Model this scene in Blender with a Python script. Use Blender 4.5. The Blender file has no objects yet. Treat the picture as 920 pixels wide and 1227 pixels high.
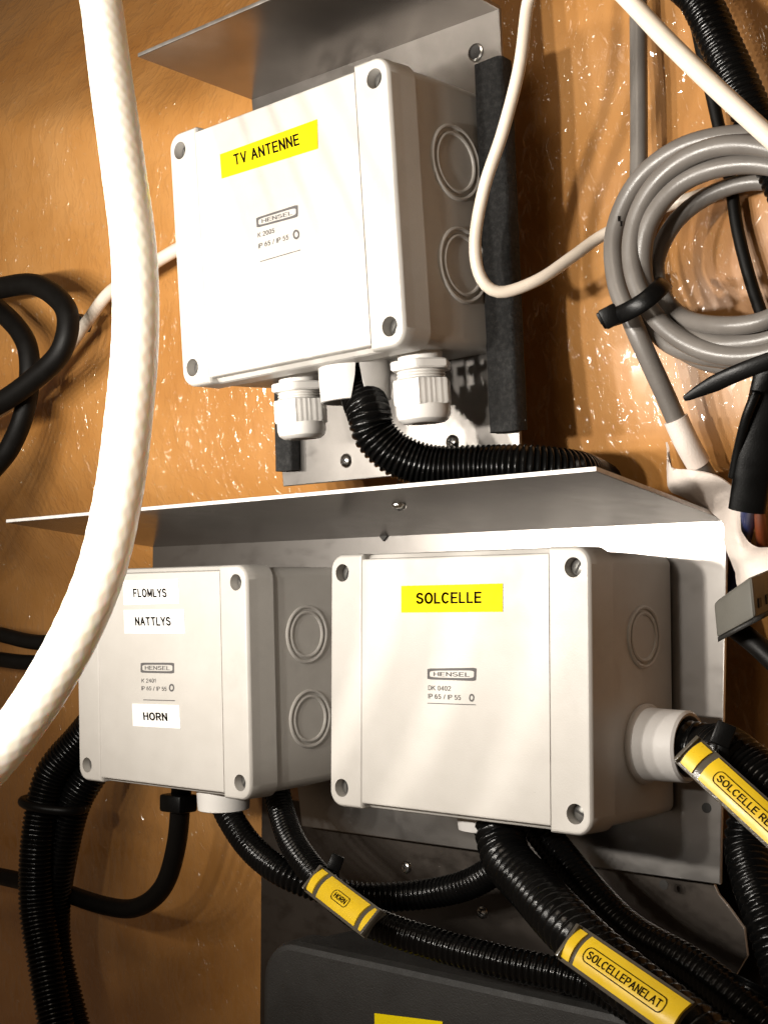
import bpy, bmesh, math, random
from mathutils import Vector, Matrix, noise
random.seed(7)
C = bpy.context.scene
col = C.collection

# ------------------------------------------------------------------ camera
F_PX, PW, PH = 1662.2, 920.0, 1227.0
CAM = Vector((0.3784, -0.4842, 0.0315))
CX = Vector((0.7580, 0.6523, 0.0011)); CD = Vector((-0.0464, 0.0555, -0.9974)); CF = Vector((-0.6507, 0.7559, 0.0723))
cd = bpy.data.cameras.new("camera"); cam = bpy.data.objects.new("camera", cd); col.objects.link(cam)
cd.sensor_fit = 'VERTICAL'; cd.sensor_height = 24.0; cd.lens = F_PX / PH * 24.0
cd.clip_start = 0.01; cd.clip_end = 50
R3 = Matrix((CX, -CD, -CF)).transposed()
cam.matrix_world = Matrix.Translation(CAM) @ R3.to_4x4()
C.camera = cam

# ------------------------------------------------------------------ light
W = bpy.data.worlds.new("World"); C.world = W; W.use_nodes = True
bg = W.node_tree.nodes["Background"]; bg.inputs[0].default_value = (1.0, 0.70, 0.46, 1); bg.inputs[1].default_value = 0.10
C.view_settings.view_transform = 'Standard'; C.view_settings.look = 'None'
C.view_settings.exposure = 0.0; C.view_settings.gamma = 1.0


def lamp(name, kind, loc, aim, power, colour, size, **kw):
    l = bpy.data.lights.new(name, kind); o = bpy.data.objects.new(name, l); col.objects.link(o)
    o.location = loc
    o.rotation_euler = (Vector(aim) - Vector(loc)).to_track_quat('-Z', 'Y').to_euler()
    l.energy = power; l.color = colour
    if kind == 'AREA': l.size = size
    else: l.shadow_soft_size = size
    for k, v in kw.items(): setattr(l, k, v)
    return o


# a strip of small diodes: each one throws its own faint shadow of the hose
N_LED = 6
for k in range(N_LED):
    x = -0.40 + 0.460 * k / (N_LED - 1)
    aim = (-0.05, 0.03, 0.27) if k == N_LED - 1 else (0.02 + x * 0.25, 0.03, 0.27)
    w = 0.62 + 0.86 * k / (N_LED - 1)
    lamp("strip_diode", 'SPOT', (x, -0.52, 0.104 - 0.018 * k / (N_LED - 1)), aim, (34 / N_LED) * w, (1.0, 0.94, 0.855), 0.012, spot_size=math.radians(108), spot_blend=1.0)
lamp("fill_lamp", 'AREA', (0.15, -0.80, 0.62), (0.0, 0.05, 0.05), 1.7, (1.0, 0.86, 0.70), 0.25)  # added soft fill that lifts the boxes' shaded right sides

# ------------------------------------------------------------------ helpers
def at(px, py, Y):
    """point on the upright plane y = Y that the photograph shows at pixel px, py"""
    d = CX * ((px - 460) / F_PX) + CD * ((py - 613.5) / F_PX) + CF
    return CAM + d * ((Y - CAM.y) / d.y)


def ray_dir(px, py): return CX * ((px - 460) / F_PX) + CD * ((py - 613.5) / F_PX) + CF
def radius(px, py, Y, w): return 0.5 * w * (at(px, py, Y) - CAM).dot(CF) / F_PX


class Frame:
    """a thing's own axes; turns pixels into points of its planes"""
    def __init__(s, M): s.M = M; s.I = M.inverted()
    def plane(s, px, py, axis, v):
        o = s.I @ CAM; d = s.I.to_3x3() @ ray_dir(px, py)
        return o + d * ((v - o[axis]) / d[axis])
    def front(s, px, py, y=0.0): return s.plane(px, py, 1, y)


MW = {}
def mw(o): return MW[o.name] if o is not None else Matrix.Identity(4)


def tag(o, label=None, cat=None, group=None, kind=None):
    if label: o['label'] = label
    if cat: o['category'] = cat
    if group: o['group'] = group
    if kind: o['kind'] = kind
    return o


def thing(name, label, cat, M, group=None):
    o = bpy.data.objects.new(name, None); col.objects.link(o)
    if isinstance(M, Vector): M = Matrix.Translation(M)
    o.matrix_world = M; o.empty_display_size = 0.01; MW[o.name] = M.copy()
    return tag(o, label, cat, group)


def make(name, bm, mat, parent=None, local=False, angle=35, recentre=True):
    """link a bmesh as one object; bm in world space unless local"""
    if parent is not None and not local: bm.transform(mw(parent).inverted())
    M = mw(parent).copy()
    off = Vector((0, 0, 0))
    if recentre and len(bm.verts):
        xs = [v.co for v in bm.verts]
        lo = Vector([min(v[i] for v in xs) for i in range(3)]); hi = Vector([max(v[i] for v in xs) for i in range(3)])
        off = (lo + hi) / 2
        if parent is None: off.z = lo.z
        bm.transform(Matrix.Translation(-off))
    me = bpy.data.meshes.new(name)
    bm.normal_update(); bm.to_mesh(me); bm.free()
    for p in me.polygons: p.use_smooth = True
    me.set_sharp_from_angle(angle=math.radians(angle))
    for p in me.polygons: p.use_smooth = p.area < 4e-4 and len(p.vertices) <= 6
    for q in (mat if isinstance(mat, tuple) else (mat,)): me.materials.append(q)
    o = bpy.data.objects.new(name, me); col.objects.link(o)
    if parent is not None: o.parent = parent
    o.location = off
    MW[o.name] = M @ Matrix.Translation(off)
    return o


def spline(P, step):
    """Catmull-Rom through P, resampled evenly"""
    P = [Vector(p) for p in P]
    Q = [P[0] * 2 - P[1]] + P + [P[-1] * 2 - P[-2]]
    out = []
    for i in range(1, len(Q) - 2):
        a, b, c, d = Q[i - 1:i + 3]
        for k in range(40):
            t = k / 40
            out.append(0.5 * ((2 * b) + (c - a) * t + (2 * a - 5 * b + 4 * c - d) * t * t + (3 * b - a - 3 * c + d) * t ** 3))
    out.append(P[-1])
    L = [0]
    for a, b in zip(out, out[1:]): L.append(L[-1] + (b - a).length)
    n = max(4, int(L[-1] / step)); res = []; j = 0
    for i in range(n + 1):
        s = L[-1] * i / n
        while j < len(L) - 2 and L[j + 1] < s: j += 1
        u = (s - L[j]) / max(1e-9, L[j + 1] - L[j])
        res.append((out[j].lerp(out[j + 1], min(1, u)), s))
    return res


def sweep(bm, P, rfun, seg=20, step=0.002, flat=1.0, caps=True):
    S = spline(P, step); rings = []
    T = [(S[min(i + 1, len(S) - 1)][0] - S[max(i - 1, 0)][0]).normalized() for i in range(len(S))]
    n = T[0].orthogonal().normalized()
    if flat != 1.0:
        n = (CAM - S[0][0]); n = (n - T[0] * n.dot(T[0])).normalized()
    for (p, s), t in zip(S, T):
        n = (n - t * n.dot(t)).normalized(); b = t.cross(n)
        ring = []
        for k in range(seg):
            a = 2 * math.pi * k / seg
            r = rfun(s, a)
            ring.append(bm.verts.new(p + n * (r * flat * math.cos(a)) + b * (r * math.sin(a))))
        rings.append(ring)
    for A, B in zip(rings, rings[1:]):
        for k in range(seg): bm.faces.new((A[k], A[(k + 1) % seg], B[(k + 1) % seg], B[k]))
    if caps:
        bm.faces.new(rings[0][::-1]); bm.faces.new(rings[-1])
    return S


def px_path(pts): return [at(*p) for p in pts]


def plain_tube(P, r, seg=18, step=0.003, flat=1.0):
    bm = bmesh.new(); sweep(bm, P, lambda s, a: r, seg, step, flat); return bm


def corrugated(P, r, pitch=0.0029, seg=22, depth=0.13):
    bm = bmesh.new()
    def rf(s, a):
        u = (s / pitch) % 1.0
        return r * (1 - depth * (0.5 - 0.5 * math.cos(2 * math.pi * u)) ** 1.6)
    sweep(bm, P, rf, seg, pitch / 6); return bm


def rr(w, h, r, n=6):
    """rounded rectangle outline in x,z"""
    pts = []
    for cx, cz, a0 in ((w / 2 - r, h / 2 - r, 0), (-w / 2 + r, h / 2 - r, 90), (-w / 2 + r, -h / 2 + r, 180), (w / 2 - r, -h / 2 + r, 270)):
        for k in range(n + 1):
            a = math.radians(a0 + 90 * k / n); pts.append((cx + r * math.cos(a), cz + r * math.sin(a)))
    return pts


def loft(bm, layers, cap=True):
    """layers: list of (outline [(x,z)], y, cx, cz), front to back"""
    rings = [[bm.verts.new((x + cx, y, z + cz)) for x, z in o] for o, y, cx, cz in layers]
    n = len(rings[0])
    for A, B in zip(rings, rings[1:]):
        for k in range(n): bm.faces.new((A[k], B[k], B[(k + 1) % n], A[(k + 1) % n]))
    if cap:
        bm.faces.new(rings[0]); bm.faces.new(rings[-1][::-1])
    return rings


def slab(bm, cx, cz, w, h, y0, y1, r=0.001, bev=0.0006, n=5):
    r = min(r, w / 2.01, h / 2.01)
    f = lambda i: rr(w - 2 * i, h - 2 * i, max(r - i, 1e-5), n)
    loft(bm, [(f(bev), y0, cx, cz), (f(bev * .3), y0 + bev * .3, cx, cz), (f(0), y0 + bev, cx, cz), (f(0), y1 - bev, cx, cz), (f(bev), y1, cx, cz)])


def revolve(bm, prof, M, seg=32, mod=None, cap=False):
    """prof: [(r, h)], turned round the local +z axis of M"""
    rings = []
    for i, (r, h) in enumerate(prof):
        ring = []
        for k in range(seg):
            a = 2 * math.pi * k / seg
            q = r * (mod(i, a) if mod else 1)
            ring.append(bm.verts.new(M @ Vector((q * math.cos(a), q * math.sin(a), h))))
        rings.append(ring)
    for A, B in zip(rings, rings[1:]):
        for k in range(seg): bm.faces.new((A[k], A[(k + 1) % seg], B[(k + 1) % seg], B[k]))
    if cap:
        bm.faces.new(rings[0][::-1]); bm.faces.new(rings[-1])


def axis_frame(o, z, x=None):
    z = Vector(z).normalized(); x = Vector(x) if x else z.orthogonal()
    x = (x - z * x.dot(z)).normalized(); y = z.cross(x)
    M = Matrix((x, y, z)).transposed().to_4x4(); M.translation = Vector(o); return M


def brick(bm, M, sx, sy, sz, bev=0.0006, seg=2):
    b = bmesh.new(); bmesh.ops.create_cube(b, size=1)
    bmesh.ops.scale(b, vec=(sx, sy, sz), verts=b.verts)
    if bev: bmesh.ops.bevel(b, geom=list(b.edges), offset=bev, segments=seg, profile=0.5, affect='EDGES')
    b.transform(M); me = bpy.data.meshes.new("t"); b.to_mesh(me); b.free(); bm.from_mesh(me); bpy.data.meshes.remove(me)


_dg = bpy.context.evaluated_depsgraph_get
def arc(cx, cy, rx, ry, a, b, n=10): return [(cx + rx * math.cos(math.radians(a + (b - a) * k / n)), cy + ry * math.sin(math.radians(a + (b - a) * k / n))) for k in range(n + 1)]
LET = {
    'A': (.68, [[(0, 0), (.34, 1), (.68, 0)], [(.13, .34), (.55, .34)]]),
    'B': (.60, [[(0, 0), (0, 1), (.32, 1)] + arc(.32, .76, .24, .24, 90, -90) + [(0, .52)], [(.32, .52)] + arc(.34, .26, .26, .26, 90, -90) + [(0, 0)]]),
    'C': (.66, [arc(.34, .5, .34, .5, 48, 312, 16)]),
    'D': (.62, [[(0, 0), (0, 1), (.26, 1)] + arc(.26, .5, .36, .5, 90, -90, 12) + [(0, 0)]]),
    'E': (.54, [[(.54, 1), (0, 1), (0, 0), (.54, 0)], [(0, .52), (.48, .52)]]),
    'F': (.52, [[(.52, 1), (0, 1), (0, 0)], [(0, .5), (.44, .5)]]),
    'G': (.68, [arc(.35, .5, .35, .5, 48, 330, 16) + [(.68, .46), (.40, .46)]]),
    'H': (.60, [[(0, 0), (0, 1)], [(.60, 0), (.60, 1)], [(0, .52), (.60, .52)]]),
    'I': (.0, [[(0, 0), (0, 1)]]),
    'K': (.60, [[(0, 0), (0, 1)], [(.58, 1), (0, .40)], [(.20, .58), (.60, 0)]]),
    'L': (.48, [[(0, 1), (0, 0), (.48, 0)]]),
    'M': (.70, [[(0, 0), (0, 1), (.35, .12), (.70, 1), (.70, 0)]]),
    'N': (.60, [[(0, 0), (0, 1), (.60, 0), (.60, 1)]]),
    'O': (.72, [arc(.36, .5, .36, .5, 0, 360, 22)]),
    'P': (.56, [[(0, 0), (0, 1), (.30, 1)] + arc(.30, .73, .26, .27, 90, -90) + [(0, .46)]]),
    'R': (.60, [[(0, 0), (0, 1), (.32, 1)] + arc(.32, .74, .26, .26, 90, -90) + [(0, .48)], [(.30, .48), (.60, 0)]]),
    'S': (.58, [arc(.29, .745, .28, .255, 35, 200, 9) + arc(.29, .26, .29, .26, 75, -160, 12)]),
    'T': (.60, [[(0, 1), (.60, 1)], [(.30, 1), (.30, 0)]]),
    'U': (.60, [[(0, 1), (0, .3)] + arc(.30, .30, .30, .30, 180, 360, 10) + [(.60, 1)]]),
    'V': (.64, [[(0, 1), (.32, 0), (.64, 1)]]),
    'Y': (.62, [[(0, 1), (.31, .46), (.62, 1)], [(.31, .46), (.31, 0)]]),
    '0': (.5, [arc(.25, .5, .25, .5, 0, 360, 16)]), '1': (.2, [[(0, .8), (.2, 1), (.2, 0)]]), '2': (.5, [arc(.25, .74, .25, .26, 170, -35, 9) + [(0, 0), (.5, 0)]]),
    '4': (.52, [[(.38, 0), (.38, 1), (0, .3), (.52, .3)]]), '5': (.5, [[(.46, 1), (.08, 1), (.04, .55)] + arc(.25, .32, .25, .32, 120, -150, 10)]),
    '6': (.5, [arc(.25, .31, .25, .31, 0, 360, 12), arc(.40, .40, .40, .60, 175, 95, 6)]), '/': (.3, [[(0, 0), (.3, 1)]]), ' ': (.14, []),
}


def text_bm(s, th=0.15):
    """sans-serif capitals drawn as strokes of width th, fitted to the unit square"""
    bm = bmesh.new(); x = 0
    for ch in s:
        w, st = LET[ch]
        for line in st:
            for (a, b), (c, d) in zip(line, line[1:]):
                p, q = Vector((x + a, b, 0)), Vector((x + c, d, 0))
                if (q - p).length < 1e-6: continue
                t = (q - p).normalized(); n = Vector((-t.y, t.x, 0)) * th / 2; t *= th * .42
                bm.faces.new([bm.verts.new(v) for v in (p - t - n, q + t - n, q + t + n, p - t + n)])
        x += w + .16 + th * .8
    xs = [v.co.x for v in bm.verts]; ys = [v.co.y for v in bm.verts]
    for v in bm.verts: v.co = Vector(((v.co.x - min(xs)) / (max(xs) - min(xs)), (v.co.y - min(ys)) / (max(ys) - min(ys)), 0))
    return bm


def put_text(bm, s, o, u, v, n, bold=0.15):
    """text s filling the parallelogram o, o+u, o+u+v, o+v, lifted along n"""
    t = text_bm(s, bold)
    for p in t.verts: p.co = o + u * p.co.x + v * p.co.y + n
    me = bpy.data.meshes.new("t"); t.to_mesh(me); t.free(); bm.from_mesh(me); bpy.data.meshes.remove(me)


def quad(bm, a, b, c, d): bm.faces.new([bm.verts.new(p) for p in (a, b, c, d)])


def subtract(bm, cutters):
    """boolean difference of a bmesh with a bmesh"""
    def tmp(b):
        me = bpy.data.meshes.new("t"); b.normal_update(); b.to_mesh(me); b.free()
        o = bpy.data.objects.new("t", me); col.objects.link(o); return o
    a, c = tmp(bm), tmp(cutters)
    m = a.modifiers.new("b", 'BOOLEAN'); m.operation = 'DIFFERENCE'; m.object = c; m.solver = 'EXACT'; m.use_self = True
    me = bpy.data.meshes.new_from_object(a.evaluated_get(_dg()))
    out = bmesh.new(); out.from_mesh(me)
    for o in (a, c):
        d = o.data; bpy.data.objects.remove(o); bpy.data.meshes.remove(d)
    bpy.data.meshes.remove(me)
    return out


# ------------------------------------------------------------------ materials
class Mat:
    def __init__(s, name):
        s.m = bpy.data.materials.new(name); s.m.use_nodes = True; s.t = s.m.node_tree; s.b = s.t.nodes["Principled BSDF"]
        s.tc = s.t.nodes.new("ShaderNodeTexCoord")
    def n(s, kind, **kw):
        x = s.t.nodes.new(kind)
        for k, v in kw.items():
            if k in x.inputs: x.inputs[k].default_value = v
            else: setattr(x, k, v)
        return x
    def l(s, a, b): s.t.links.new(a, b)
    def co(s, sc=(1, 1, 1), rot=(0, 0, 0)):
        m = s.n("ShaderNodeMapping"); m.inputs["Scale"].default_value = sc; m.inputs["Rotation"].default_value = rot
        s.l(s.tc.outputs["Object"], m.inputs[0]); return m.outputs[0]
    def noise(s, scale, detail=4, rough=0.5, co=None):
        x = s.n("ShaderNodeTexNoise", Scale=scale, Detail=detail, Roughness=rough); s.l(co or s.co(), x.inputs["Vector"]); return x.outputs["Fac"]
    def ramp(s, fac, stops):
        r = s.n("ShaderNodeValToRGB"); e = r.color_ramp.elements
        while len(e) < len(stops): e.new(0.5)
        for k, (p, c) in enumerate(stops):
            e[k].position = p; e[k].color = (*c, 1) if len(c) == 3 else c
        s.l(fac, r.inputs[0]); return r.outputs[0]
    def grey(s, fac, a, b, p0=0.3, p1=0.7): return s.ramp(fac, [(p0, (a,) * 3), (p1, (b,) * 3)])
    def bump(s, h, dist, strength=1.0, prev=None):
        b = s.n("ShaderNodeBump", Strength=strength, Distance=dist); s.l(h, b.inputs["Height"])
        if prev: s.l(prev, b.inputs["Normal"])
        s.l(b.outputs[0], s.b.inputs["Normal"]); return b.outputs[0]
    def set(s, **kw):
        for k, v in kw.items(): s.b.inputs[k.replace('_', ' ')].default_value = v
        return s


def plastic(name, c, c2=None, rough=0.42, fine=0.00006, spec=0.5, grime=False):
    m = Mat(name); c2 = c2 or tuple(x * 0.93 for x in c)
    base = m.ramp(m.noise(45, 5, 0.6), [(0.35, c2), (0.65, c)])
    if grime:
        for sc, lo, hi, f in ((24, 0.60, 0.74, 0.90), (420, 0.70, 0.76, 0.72)):
            x = m.n("ShaderNodeMix", data_type='RGBA', blend_type='MULTIPLY'); x.inputs[0].default_value = 1.0
            m.l(base, x.inputs[6]); m.l(m.grey(m.noise(sc, 6, 0.65), 1.0, f, lo, hi), x.inputs[7]); base = x.outputs[2]
    m.l(base, m.b.inputs["Base Color"])
    m.l(m.grey(m.noise(120, 4), rough - 0.06, rough + 0.08), m.b.inputs["Roughness"])
    m.bump(m.noise(1500, 3), fine)
    m.b.inputs["Specular IOR Level"].default_value = spec
    return m.m


M_box = plastic("light grey plastic", (0.48, 0.46, 0.43), (0.45, 0.43, 0.40), grime=True)
M_gland = plastic("pale grey nylon", (0.66, 0.64, 0.61), rough=0.35)
M_grom = plastic("soft grey rubber", (0.55, 0.53, 0.51), rough=0.5)
M_black = plastic("black corrugated plastic", (0.003, 0.003, 0.003), (0.002, 0.002, 0.002), rough=0.19, spec=0.2)
M_cable_black = plastic("black cable sheath", (0.003, 0.0026, 0.0022), rough=0.5, spec=0.16)
M_tie = plastic("black nylon tie", (0.002, 0.002, 0.002), rough=0.36, spec=0.16)
M_cable_grey = plastic("grey cable sheath", (0.145, 0.132, 0.12), (0.115, 0.104, 0.094), rough=0.34)
M_cable_white = plastic("ivory cable sheath", (0.66, 0.58, 0.49), (0.58, 0.50, 0.41), rough=0.4)
M_tape = plastic("white tape", (0.72, 0.64, 0.58), (0.64, 0.56, 0.50), rough=0.5, fine=0.0002)
M_conn = plastic("grey connector plastic", (0.10, 0.096, 0.083), rough=0.5)
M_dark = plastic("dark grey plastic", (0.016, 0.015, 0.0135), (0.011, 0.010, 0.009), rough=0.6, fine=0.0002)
M_blue = plastic("blue insulation", (0.015, 0.025, 0.10), rough=0.4)
M_red = plastic("red brown insulation", (0.16, 0.035, 0.01), rough=0.4)
M_ylab = plastic("yellow label tape", (0.80, 0.63, 0.003), (0.77, 0.60, 0.003), rough=0.6, fine=0.00002, spec=0.1)
M_wlab = plastic("white label tape", (0.85, 0.84, 0.82), rough=0.4, fine=0.00002)
M_ytag = plastic("amber marker plastic", (0.70, 0.47, 0.015), (0.62, 0.41, 0.015), rough=0.3, fine=0.00003)
M_clip = plastic("smoky clear plastic", (0.075, 0.065, 0.05), rough=0.15)
M_ink = plastic("black ink", (0.005, 0.004, 0.003), (0.004, 0.003, 0.003), rough=0.7, fine=0, spec=0.04)
M_print = plastic("grey print", (0.11, 0.105, 0.105), rough=0.7, fine=0, spec=0.1)
M_hole = plastic("dark bore", (0.02, 0.018, 0.016), rough=0.7)

m = Mat("grey screw"); m.set(Metallic=0.6, Roughness=0.4)
m.l(m.ramp(m.noise(300), [(0.35, (0.12, 0.115, 0.11)), (0.65, (0.20, 0.195, 0.18))]), m.b.inputs["Base Color"]); M_lidscrew = m.m
m = Mat("zinc screw"); m.set(Metallic=1.0, Roughness=0.2)
m.l(m.ramp(m.noise(300), [(0.35, (0.45, 0.44, 0.42)), (0.65, (0.7, 0.69, 0.66))]), m.b.inputs["Base Color"]); M_screw = m.m


def aluminium(name, dark, lite, r0, r1, metal=0.93):
    m = Mat(name); m.set(Metallic=metal)
    m.l(m.ramp(m.noise(22, 6, 0.6), [(0.3, dark), (0.7, lite)]), m.b.inputs["Base Color"])
    streak = m.noise(90, 5, 0.6, m.co((0.8, 1, 1.5)))
    smear = m.noise(14, 4, 0.6)
    mx = m.n("ShaderNodeMath", operation='ADD'); m.l(streak, mx.inputs[0]); m.l(smear, mx.inputs[1])
    m.l(m.grey(mx.outputs[0], r0, r1, 0.75, 1.25), m.b.inputs["Roughness"])
    p = m.bump(m.noise(700, 3, 0.6), 0.000006)
    m.bump(m.noise(5, 1), 0.0006, 0.12, p)
    return m.m


M_alu = aluminium("mill aluminium", (0.285, 0.267, 0.25), (0.325, 0.307, 0.29), 0.29, 0.33, 0.98)
M_alu_mid = aluminium("darker aluminium", (0.17, 0.150, 0.133), (0.24, 0.216, 0.196), 0.16, 0.22)  # darker, smoother copy of the sheet metal, used on both ledges
M_alu_rough = aluminium("brushed aluminium", (0.21, 0.197, 0.184), (0.31, 0.29, 0.27), 0.28, 0.38)
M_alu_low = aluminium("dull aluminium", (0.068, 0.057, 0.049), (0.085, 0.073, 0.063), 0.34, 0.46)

m = Mat("foam rubber"); m.set(Roughness=0.85)
m.l(m.ramp(m.noise(400, 4, 0.7), [(0.45, (0.003, 0.003, 0.003)), (0.80, (0.030, 0.029, 0.028))]), m.b.inputs["Base Color"])
m.bump(m.noise(500, 5, 0.7), 0.0012); M_foam = m.m

m = Mat("amber gelcoat")
m.l(m.ramp(m.noise(9, 6, 0.6), [(0.28, (0.31, 0.126, 0.024)), (0.5, (0.41, 0.190, 0.050)), (0.74, (0.50, 0.255, 0.085))]), m.b.inputs["Base Color"])
m.set(Roughness=0.42, Coat_Weight=0.8, Coat_Roughness=0.10)
lum = m.noise(60, 2, 0.5, m.co((1, 1, 0.8)))
p0 = m.bump(lum, 0.0016, 0.22)
def runs(scale, lo, hi, dist, prev, rot):
    v = m.n("ShaderNodeTexNoise", Scale=scale, Detail=1.5, Distortion=0.6); m.l(m.co((1, 1, 0.55), (0, rot, 0)), v.inputs["Vector"])
    b = m.n("ShaderNodeBump", Strength=1.0, Distance=dist)
    m.l(m.ramp(v.outputs["Fac"], [(lo, (0, 0, 0)), (hi, (1, 1, 1))]), b.inputs["Height"]); m.l(prev, b.inputs["Normal"]); return b.outputs[0]
p = runs(95.0, 0.50, 0.82, 0.0028, p0, 0.5)
p = runs(230.0, 0.52, 0.80, 0.0014, p, -0.4)
m.l(p, m.b.inputs["Coat Normal"]); M_wall = m.m
m = Mat("sawn aluminium"); m.set(Metallic=0.7, Roughness=0.6)
m.l(m.ramp(m.noise(200), [(0.3, (0.62, 0.60, 0.58)), (0.7, (0.78, 0.76, 0.74))]), m.b.inputs["Base Color"]); M_cut = m.m
m = Mat("dull sawn edge"); m.set(Metallic=0.8, Roughness=0.55)
m.l(m.ramp(m.noise(200), [(0.3, (0.22, 0.20, 0.18)), (0.7, (0.32, 0.30, 0.28))]), m.b.inputs["Base Color"]); M_cut2 = m.m

m = Mat("white braided hose"); m.set(Roughness=0.3, Coat_Weight=0.3, Coat_Roughness=0.15, Subsurface_Weight=0.5, Subsurface_Scale=0.008)
m.b.inputs["Subsurface Radius"].default_value = (1.0, 0.8, 0.5)
m.l(m.ramp(m.noise(60), [(0.3, (0.84, 0.79, 0.69)), (0.7, (0.89, 0.85, 0.76))]), m.b.inputs["Base Color"]); M_hose = m.m

# ------------------------------------------------------------------ the hull wall
def wall_y(x, z):
    zz = z + 0.23 * (min(x, -0.25) + 0.445)
    K = [(-1.2, .20), (-0.4, .150), (-0.2, .135), (-0.05, .122), (0.05, .118), (0.075, .102), (0.10, .084), (0.15, .058), (0.2, .050), (0.3, .045), (0.355, .040), (0.366, .038), (0.385, .048), (0.52, 0.125), (0.9, 0.36)]
    for (a, ya), (b, yb) in zip(K, K[1:]):
        if zz <= b:
            t = (zz - a) / (b - a); return ya + (yb - ya) * t
    return K[-1][1]


bm = bmesh.new(); NX, NZ = 150, 150; g = []
for j in range(NZ + 1):
    z = -0.75 + 1.45 * j / NZ; row = []
    for i in range(NX + 1):
        x = -0.95 + 1.5 * i / NX
        # soften the fold and let the laminate wander a little
        y = sum(wall_y(x, z + k * 0.012) for k in (-.6, 0, .6)) / 3
        y += 0.004 * noise.noise(Vector((x * 7, z * 7, 3))) + 0.002 * noise.noise(Vector((x * 22, z * 22, 9)))
        row.append(bm.verts.new((x, y, z)))
    g.append(row)
for j in range(NZ):
    for i in range(NX): bm.faces.new((g[j][i], g[j][i + 1], g[j + 1][i + 1], g[j + 1][i]))
o = make("hull_wall", bm, M_wall, angle=180)
tag(o, "glossy amber fibreglass hull wall behind the brackets and cables", "wall", kind='structure')

# ------------------------------------------------------------------ sheet metal brackets
def sheet(pts, t, bm):
    """flat plate: outline points (Vector, in order), thickened along its normal"""
    n = (pts[1] - pts[0]).cross(pts[-1] - pts[0]).normalized()
    a = [bm.verts.new(p + n * t / 2) for p in pts]; b = [bm.verts.new(p - n * t / 2) for p in pts]
    bm.faces.new(a); bm.faces.new(b[::-1])
    k = len(pts)
    for i in range(k): bm.faces.new((a[i], b[i], b[(i + 1) % k], a[(i + 1) % k]))


def soften(bm, w):
    bmesh.ops.recalc_face_normals(bm, faces=bm.faces)
    n = max(bm.faces, key=lambda f: f.calc_area()).normal.copy()
    bmesh.ops.bevel(bm, geom=list(bm.edges), offset=w, segments=2, profile=0.5, affect='EDGES', clamp_overlap=True)
    for f in bm.faces: f.material_index = 0 if abs(f.normal.dot(n)) > .9 else 1


def pan_screw(parent, o, n, r, x=None, mat=None, name="screw"):
    bm = bmesh.new(); M = axis_frame(o, n, x)
    prof = [(r * .01, r * .55), (r * .45, r * .52), (r * .78, r * .40), (r * .96, r * .16), (r, 0), (r, -r * .2)]
    revolve(bm, prof, M, 24)
    s = make(name, bm, mat or M_screw, parent)
    b2 = bmesh.new()
    for ang in (0, 90):
        brick(b2, M @ Matrix.Translation((0, 0, r * .52)) @ Matrix.Rotation(math.radians(ang + 20), 4, 'Z'), r * 1.0, r * .2, r * .12, 0)
    make("cross_slot", b2, M_hole, s)
    return s


# lower bracket (carries the two boxes side by side)
PY = 0.0722                                   # front of the upright plate
XL, XR, ZC = -0.289, 0.0970, 0.0725
br = thing("angle_bracket", "wide aluminium angle bracket carrying two side by side boxes under its ledge", "bracket", Vector((0, PY + .002, -0.086)))
bm = bmesh.new()
sheet([Vector((XL, PY + .001, ZC)), Vector((XL, PY + .001, -0.050)), Vector((-0.165, PY + .001, -0.0545)), Vector((-0.160, PY + .001, -0.0856)), Vector((XR - .006, PY + .001, -0.0856)), Vector((XR, PY + .001, ZC))], 0.002, bm)
soften(bm, 0.0004)
make("upright_plate", bm, (M_alu, M_cut), br)
bm = bmesh.new()
sheet([Vector((XL, PY + .002, ZC)), Vector((XR, PY + .002, ZC)), Vector((XR, -0.0338, 0.0862)), Vector((XL, -0.0338, 0.0825))], 0.002, bm)
soften(bm, 0.0004)
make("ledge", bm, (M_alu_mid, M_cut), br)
for px, py in ((846, 968), (795, 1060)):
    bm = bmesh.new(); revolve(bm, [(0.0001, 0.0003), (0.0022, 0.0003), (0.0022, 0)], axis_frame(at(px, py, PY - .0001), (0, -1, 0)), 20)
    make("bolt_hole", bm, M_hole, br)
for px, py in ((462, 641), (478, 606)):
    P = at(px, py, PY) if py > 620 else None
    bm = bmesh.new()
    if P is None:
        # on the ledge's underside
        d = ray_dir(px, py); n = Vector((0, 0.0137, 0.106)).normalized(); q = Vector((0, -0.0338, 0.0850))
        P = CAM + d * ((q - CAM).dot(n) / d.dot(n)); pan_screw(br, P, -n, 0.0035, mat=M_screw)
        bm.free()
    else:
        brick(bm, axis_frame(P, (0, -1, 0)), 0.006, 0.004, 0.003, 0.0005); make("rivet_tail", bm, M_hole, br)

# upper bracket (carries the tv aerial box), its own tilted axes
MT = Matrix(((0.9998, 0.0169, -0.0042, -0.0531), (-0.0172, 0.9973, -0.0714, -0.0557), (0.0030, 0.0715, 0.9974, 0.2001), (0, 0, 0, 1)))
MT = MT @ Matrix.Rotation(math.radians(-1.0), 4, "Y")
FT = Frame(MT)
TY = 0.0672
ub = thing("angle_bracket", "upper aluminium angle bracket with black foam strips beside the topmost box", "bracket", MT @ Matrix.Translation((0, TY, -0.1)))
q = lambda px, py: FT.front(px, py, TY + .001)
tl, trp, brp, blp = q(303, 118), q(599, 9), q(625, 556), q(341, 583)
bm = bmesh.new(); L4 = MT
sheet([MT @ v for v in (tl, blp, brp, trp)], 0.002, bm); soften(bm, 0.0004); make("upright_plate", bm, (M_alu_rough, M_cut2), ub)
fr = FT.plane(165, 66, 0, tl.x)               # front left corner of the ledge
bm = bmesh.new()
dz = fr.z - tl.z
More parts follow.
